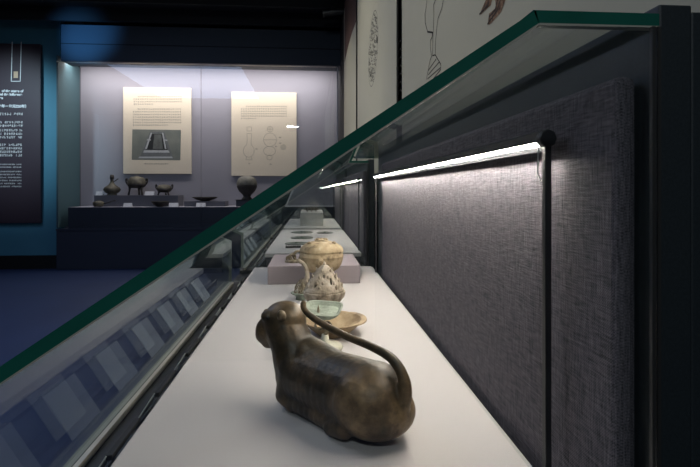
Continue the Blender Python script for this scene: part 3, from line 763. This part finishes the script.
# globe vessel on a pedestal
p, u = fp(245.5, zsh, 7.75); t = thing('pedestal_block', p, 'dark square stand under the globe-shaped vessel', 'stand')
MB().box(p.x - 8.4 * u, p.x + 8.4 * u, 7.65, 7.85, zsh, zsh + 6.2 * u).build('block', M['case_navy'], t, bevel=.004)
MB().box(p.x - 9 * u, p.x + 9 * u, 7.64, 7.86, zsh + 6.2 * u, zsh + 6.8 * u).build('top_slab', M['far_dark'], t, bevel=.003)
def globe(px, z, d, r, label, cut=1):
    p, u = fp(px, z, d); r *= u; t = thing('globe_vessel', p, label, 'vessel')
    MB().lathe([(0, 0), (r * .55, 0), (r * .5, r * .12), (r * .34, r * .3), (r * .45, r * .5), (r * .8, r * .85), (r, r * 1.25), (r * 1.0, r * 1.45), (0, r * 1.45)], p, 40).build('bowl', M['far_dark'], t, smooth=True)
    MB().lathe([(r * 1.02, r * 1.47), (r * 1.02, r * 1.6), (r * .93, r * 1.95), (r * .72, r * 2.22), (r * .4, r * 2.38), (0, r * 2.42)], p, 40).build('domed_lid', patina('speckled_grey_bronze', [(.10, .095, .08), (.22, .21, .17)], 20, .6, .1), t, smooth=True)
globe(247, zsh + 6.85 * u, 7.75, 9.9, 'round globe-shaped bronze vessel with a domed lid on a dark stand, below the right poster')
dp, du = fp(276.5, zsh, 7.9)
tt = thing('pedestal_block', dp, 'dark stand half hidden by the green glass edge, right end of the wall case', 'stand')
MB().box(dp.x - .13, dp.x + .13, 7.8, 8.0, zsh, zsh + 11 * du).build('block', M['case_navy'], tt, bevel=.004)
p, u = fp(276.5, zsh + 11 * du, 7.9); t = thing('lidded_jar', p, 'small pale-lidded jar peeping over the green glass edge, right of the globe vessel', 'jar')
MB().lathe([(0, 0), (2.5 * u, 0), (4 * u, 4 * u), (3.6 * u, 7 * u), (0, 7 * u)], p, 24).build('body', M['far_dark'], t, smooth=True)
MB().lathe([(3.9 * u, 7 * u), (3.6 * u, 8.6 * u), (2 * u, 9.8 * u), (0, 10.2 * u)], p, 24).build('lid', plain('pale_lid', (.42, .40, .34), .7), t, smooth=True)
# tilted caption cards in the wall case
for (x0, x1, yt, z, d, lab) in ((95.6, 103, 190.6, zr1, 7.80, 'pale caption card left of the long-necked bottle in the wall case'), (144.5, 154, 191, zr1, 7.80, 'pale caption card between the two tripod vessels in the wall case'),
                          (123, 131.5, 203.2, zsh, 7.60, 'pale caption card on the lower deck below the large tripod vessel'), (168.5, 177.8, 203.4, zsh, 7.60, 'pale caption card on the lower deck right of the round dish'),
                          (196, 205, 203.6, zsh, 7.60, 'pale caption card in front of the short riser in the wall case')):
    a, u = fp(x0, z, d); b, _ = fp(x1, z, d); h = max(.03, 3.9 * u)
    m_ = MB().add([(a.x, d, z), (b.x, d, z), (b.x, d + .03, z + h), (a.x, d + .03, z + h), (a.x, d + .05, z), (b.x, d + .05, z)], [(0, 1, 2, 3), (3, 2, 5, 4), (0, 4, 5, 1), (0, 3, 4), (1, 5, 2)])
    tag(m_.build('caption_card', plain('far_card', (.55, .56, .60), .6), origin=((a.x + b.x) / 2, d, z)), lab, 'label card')

# ------------------------------------------------------------------ posters in the wall case
NY = (0, -1, 0)
def poster(quad, label):
    pts = [at(x, y, BD - .03) for x, y in quad]      # tl tr br bl
    x0 = (pts[0].x + pts[3].x) / 2; x1 = (pts[1].x + pts[2].x) / 2; zt = (pts[0].z + pts[1].z) / 2; zb = (pts[2].z + pts[3].z) / 2
    t = thing('text_poster', ((x0 + x1) / 2, BD - .03, zb), label, 'poster')
    MB().box(x0, x1, BD - .032, BD - .001, zb, zt).build('board', [M['poster']], t, bevel=.002)
    return t
PY = BD - .032
def glyph_rows(mb, x0, x1, y0, y1, rows, per, seed, last=1.0, indent=0):
    """rows of tiny character-like marks, too small in the photograph to be read"""
    rnd = random.Random(seed); rh = (y1 - y0) / rows; cw = (x1 - x0) / per
    for r in range(rows):
        n = per if r < rows - 1 else int(per * last)
        for k in range(indent if r == 0 else 0, n):
            cx = x0 + (k + .5) * cw; cy = y0 + (r + .5) * rh; a = cw * .30; b = rh * .27
            for j in range(3):
                if rnd.random() < .5: s_ = [(cx - a, cy + rnd.uniform(-b, b)), (cx + a, cy + rnd.uniform(-b, b) * .3)]
                else: q = rnd.uniform(-a, a); s_ = [(cx + q, cy - b), (cx + q * .7, cy + b)]
                mb.strip([at(x, y, PY) for x, y in s_], .0042, NY, .0008)
pl = poster([(123.6, 86.8), (192, 88.4), (190.3, 174.6), (122.8, 173)], 'left cream poster with two text blocks and a photograph of an excavated pit')
mb = MB(); glyph_rows(mb, 133, 182, 95.3, 105.5, 4, 22, 1, .45, 2); glyph_rows(mb, 132.5, 181.5, 107.8, 126.5, 7, 22, 2, .75, 2); glyph_rows(mb, 144, 169, 162.4, 165.2, 1, 11, 3)
o = mb.build('text_block', M['ink'], pl); o['kind'] = 'stuff'
def quadp(mb, pts, lift, mi=0):
    mb.add([at(x, y, PY) + Vector((0, -lift, 0)) for x, y in pts], [tuple(range(len(pts)))], mi)
mb = MB(); quadp(mb, [(132.4, 129.3), (181, 130), (180.3, 160.3), (131.8, 159.7)], .001)
ph = mb.build('photo_print', M['photo'], pl)
z7 = 7.79
def Z(l): return [(120 + x / z7, 120 + y / z7) for x, y in l]
mb = MB(); quadp(mb, Z([(235, 92), (345, 92), (415, 300), (150, 300)]), .0018, 1); quadp(mb, Z([(250, 108), (335, 108), (372, 232), (205, 232)]), .0022, 0)
quadp(mb, Z([(268, 112), (322, 112), (335, 225), (255, 225)]), .0027, 2)
mb.build('pit_print', [M['p_dark'], M['p_mid'], plain('pit_fill', (.13, .14, .13), .7, var=.5, vscale=15)], ph)
mb = MB()
for L in ([(188, 236), (375, 236), (388, 254), (180, 254)], [(150, 285), (405, 285), (412, 298), (143, 298)], [(210, 150), (240, 152), (240, 160), (208, 158)], [(345, 152), (370, 154), (370, 162), (347, 160)],
          [(240, 100), (250, 100), (210, 225), (196, 225)], [(328, 100), (338, 100), (362, 225), (350, 225)]): quadp(mb, Z(L), .0032)
mb.build('timber_print', M['p_light'], ph)
pr = poster([(232.6, 91), (297, 93.4), (296, 176.5), (230.2, 175.3)], 'right cream poster with a text block and faint line drawings of vessels')
mb = MB(); glyph_rows(mb, 240.6, 287.2, 105.2, 119.8, 6, 21, 5, .35, 2)
for x, y in ((256.5, 149), (249.2, 163.5), (270.6, 164.2), (280, 137.5), (280, 143.2), (276, 146.5)): glyph_rows(mb, x - 1, x + 1.2, y - .9, y + .9, 1, 2, int(x))
o = mb.build('text_block', M['ink'], pr); o['kind'] = 'stuff'
mb = MB()
def arc(cx, cy, rx, ry, a0=0, a1=360, n=22): return [(cx + rx * math.cos(R(a0 + (a1 - a0) * k / n)), cy + ry * math.sin(R(a0 + (a1 - a0) * k / n))) for k in range(n + 1)]
for L in (arc(248.8, 150.8, 5.4, 6.4, -65, 245), [(246.5, 145), (247.2, 141), (247, 133.5), (251.6, 133.5), (251.2, 141), (251.2, 145)], [(246.6, 157), (246, 159.8), (252, 159.8), (251.3, 157)], [(247, 127), (251.5, 127), (251.5, 131), (247, 131), (247, 127)],
          arc(270, 139.8, 6.5, 6.8), [(263.5, 139.8), (276.5, 139.8)], arc(270, 129.2, 2.8, 2.8), [(267.2, 129.2), (272.8, 129.2)], [(270, 126.4), (270, 132)], arc(269.5, 151, 6, 4.6, 150, 400), arc(269.5, 151, 6, 4.6, 20, 160), arc(269.5, 157.5, 2.6, 2.4)):
    mb.strip([at(x, y, PY) for x, y in L], .006, NY, .0008)
mb.build('vessel_drawings', M['ink_faint'], pr)
quad = MB(); quadp(quad, arc(283.3, 147.2, 3, 3, n=20)[:-1], .0008); quad.build('round_seal', plain('seal_print', (.66, .59, .46), .8), pr)

# ------------------------------------------------------------------ information board on the far left
ID = 7.45
a = at(-60, 42, ID); b = at(40, 223, ID)
ib = thing('information_board', ((a.x + b.x) / 2, ID, b.z), 'dark indigo text board with white writing on the blue wall, far left', 'information board')
MB().box(a.x, at(40.5, 100, ID).x, ID, ID + .055, b.z, a.z).build('panel', M['info'], ib, bevel=.004)
def writing(name, body, xr_, yb, size, parent, mat, align='RIGHT'):
    cu = bpy.data.curves.new(name, 'FONT'); cu.body = body; cu.align_x = align; cu.size = size; cu.extrude = .0005; cu.offset = .0022
    tmp = bpy.data.objects.new(name, cu); COL.objects.link(tmp)
    me = bpy.data.meshes.new_from_object(tmp.evaluated_get(bpy.context.evaluated_depsgraph_get()))
    bpy.data.objects.remove(tmp); me.materials.clear(); me.materials.append(mat)
    o = bpy.data.objects.new(name, me); COL.objects.link(o); o['kind'] = 'stuff'
    p = at(xr_, yb, ID - .002); o.parent = parent; o.location = p - wloc(parent); o.rotation_euler = (R(90), 0, 0)
    return o
uf = 7.45 / 505
writing('heading', 'of the states of', 23.2, 92.2, 3.2 * uf, ib, M['white_print'])
writing('heading', 'and the Influence', 22.2, 95.6, 3.2 * uf, ib, M['white_print'])
writing('heading', 'es', 3.0, 99, 3.2 * uf, ib, M['white_print'])
writing('date_line', '（公元前206年－公元220年）', 28.5, 107.6, 3.3 * uf, ib, M['white_print'])
def glyph_rows_info(mb, x0, x1, y0, y1, rows, per, seed, ht=.3, wd=.0065):
    rnd = random.Random(seed); rh = (y1 - y0) / rows; cw = (x1 - x0) / per
    for r in range(rows):
        for k in range(per):
            if rnd.random() < .06: continue
            cx = x0 + (k + .5) * cw; cy = y0 + (r + .5) * rh; aa = cw * .32; bb = rh * ht
            for j in range(3):
                if rnd.random() < .5: s_ = [(cx - aa, cy + rnd.uniform(-bb, bb)), (cx + aa, cy + rnd.uniform(-bb, bb))]
                else: q = rnd.uniform(-aa, aa); s_ = [(cx + q, cy - bb), (cx + q, cy + bb)]
                mb.strip([at(x, y, ID) for x, y in s_], wd, NY, .0015)
mb = MB()
for (y0, y1, rows, x1) in ((112, 116, 1, 23), (120.5, 127.5, 2, 23), (128.5, 139, 3, 22.5), (143, 157, 4, 22.3)): glyph_rows_info(mb, -56, x1, y0, y1, rows, 34, rows * 3)
for (y0, y1, rows) in ((163, 168.5, 2), (170, 188, 6)): glyph_rows_info(mb, -56, 21.5, y0, y1, rows, 62, rows, .2, .004)
o = mb.build('small_text', plain('grey_white_print', (.75, .72, .70), .7), ib); o['kind'] = 'stuff'
mb = MB()
mb.strip([at(12.3, 42, ID), at(11.3, 81.3, ID), at(20.3, 81.3, ID), at(21.3, 42, ID)], .010, NY, .0015)
mb.build('bracket_line', M['white_print'], ib)
mb = MB(); mb.add([at(x, y, ID) + Vector((0, -.0015, 0)) for x, y in ((13.6, 71.5), (18, 71.5), (18, 78), (13.6, 78))], [(0, 1, 2, 3)])
mb.build('seal_print', M['tan_print'], ib)

# ------------------------------------------------------------------ track spotlight under the ceiling
p = at(336, 12, 6.5)
ts = thing('track_spotlight', (p.x, p.y, p.z), 'small black spotlight under the ceiling, above the right end of the wall case', 'spotlight')
MB().tube([p + Vector((-.17, 0, -.02)), p + Vector((-.15, 0, -.018)), p + Vector((-.149, 0, -.018)), p + Vector((-.02, 0, 0)), p + Vector((.10, 0, .01))], [.055, .055, .042, .042, .036], 18).build('barrel', M['steel_dark'], ts, smooth=False)
MB().tube([p + Vector((.02, 0, .02)), p + Vector((.02, 0, 3.6 - p.z))], .014, 10).build('stem', M['black'], ts)
MB().tube([p + Vector((-.06, 0, .0)), p + Vector((-.045, 0, 0))], .048, 18).build('collar', M['steel_dark'], ts)
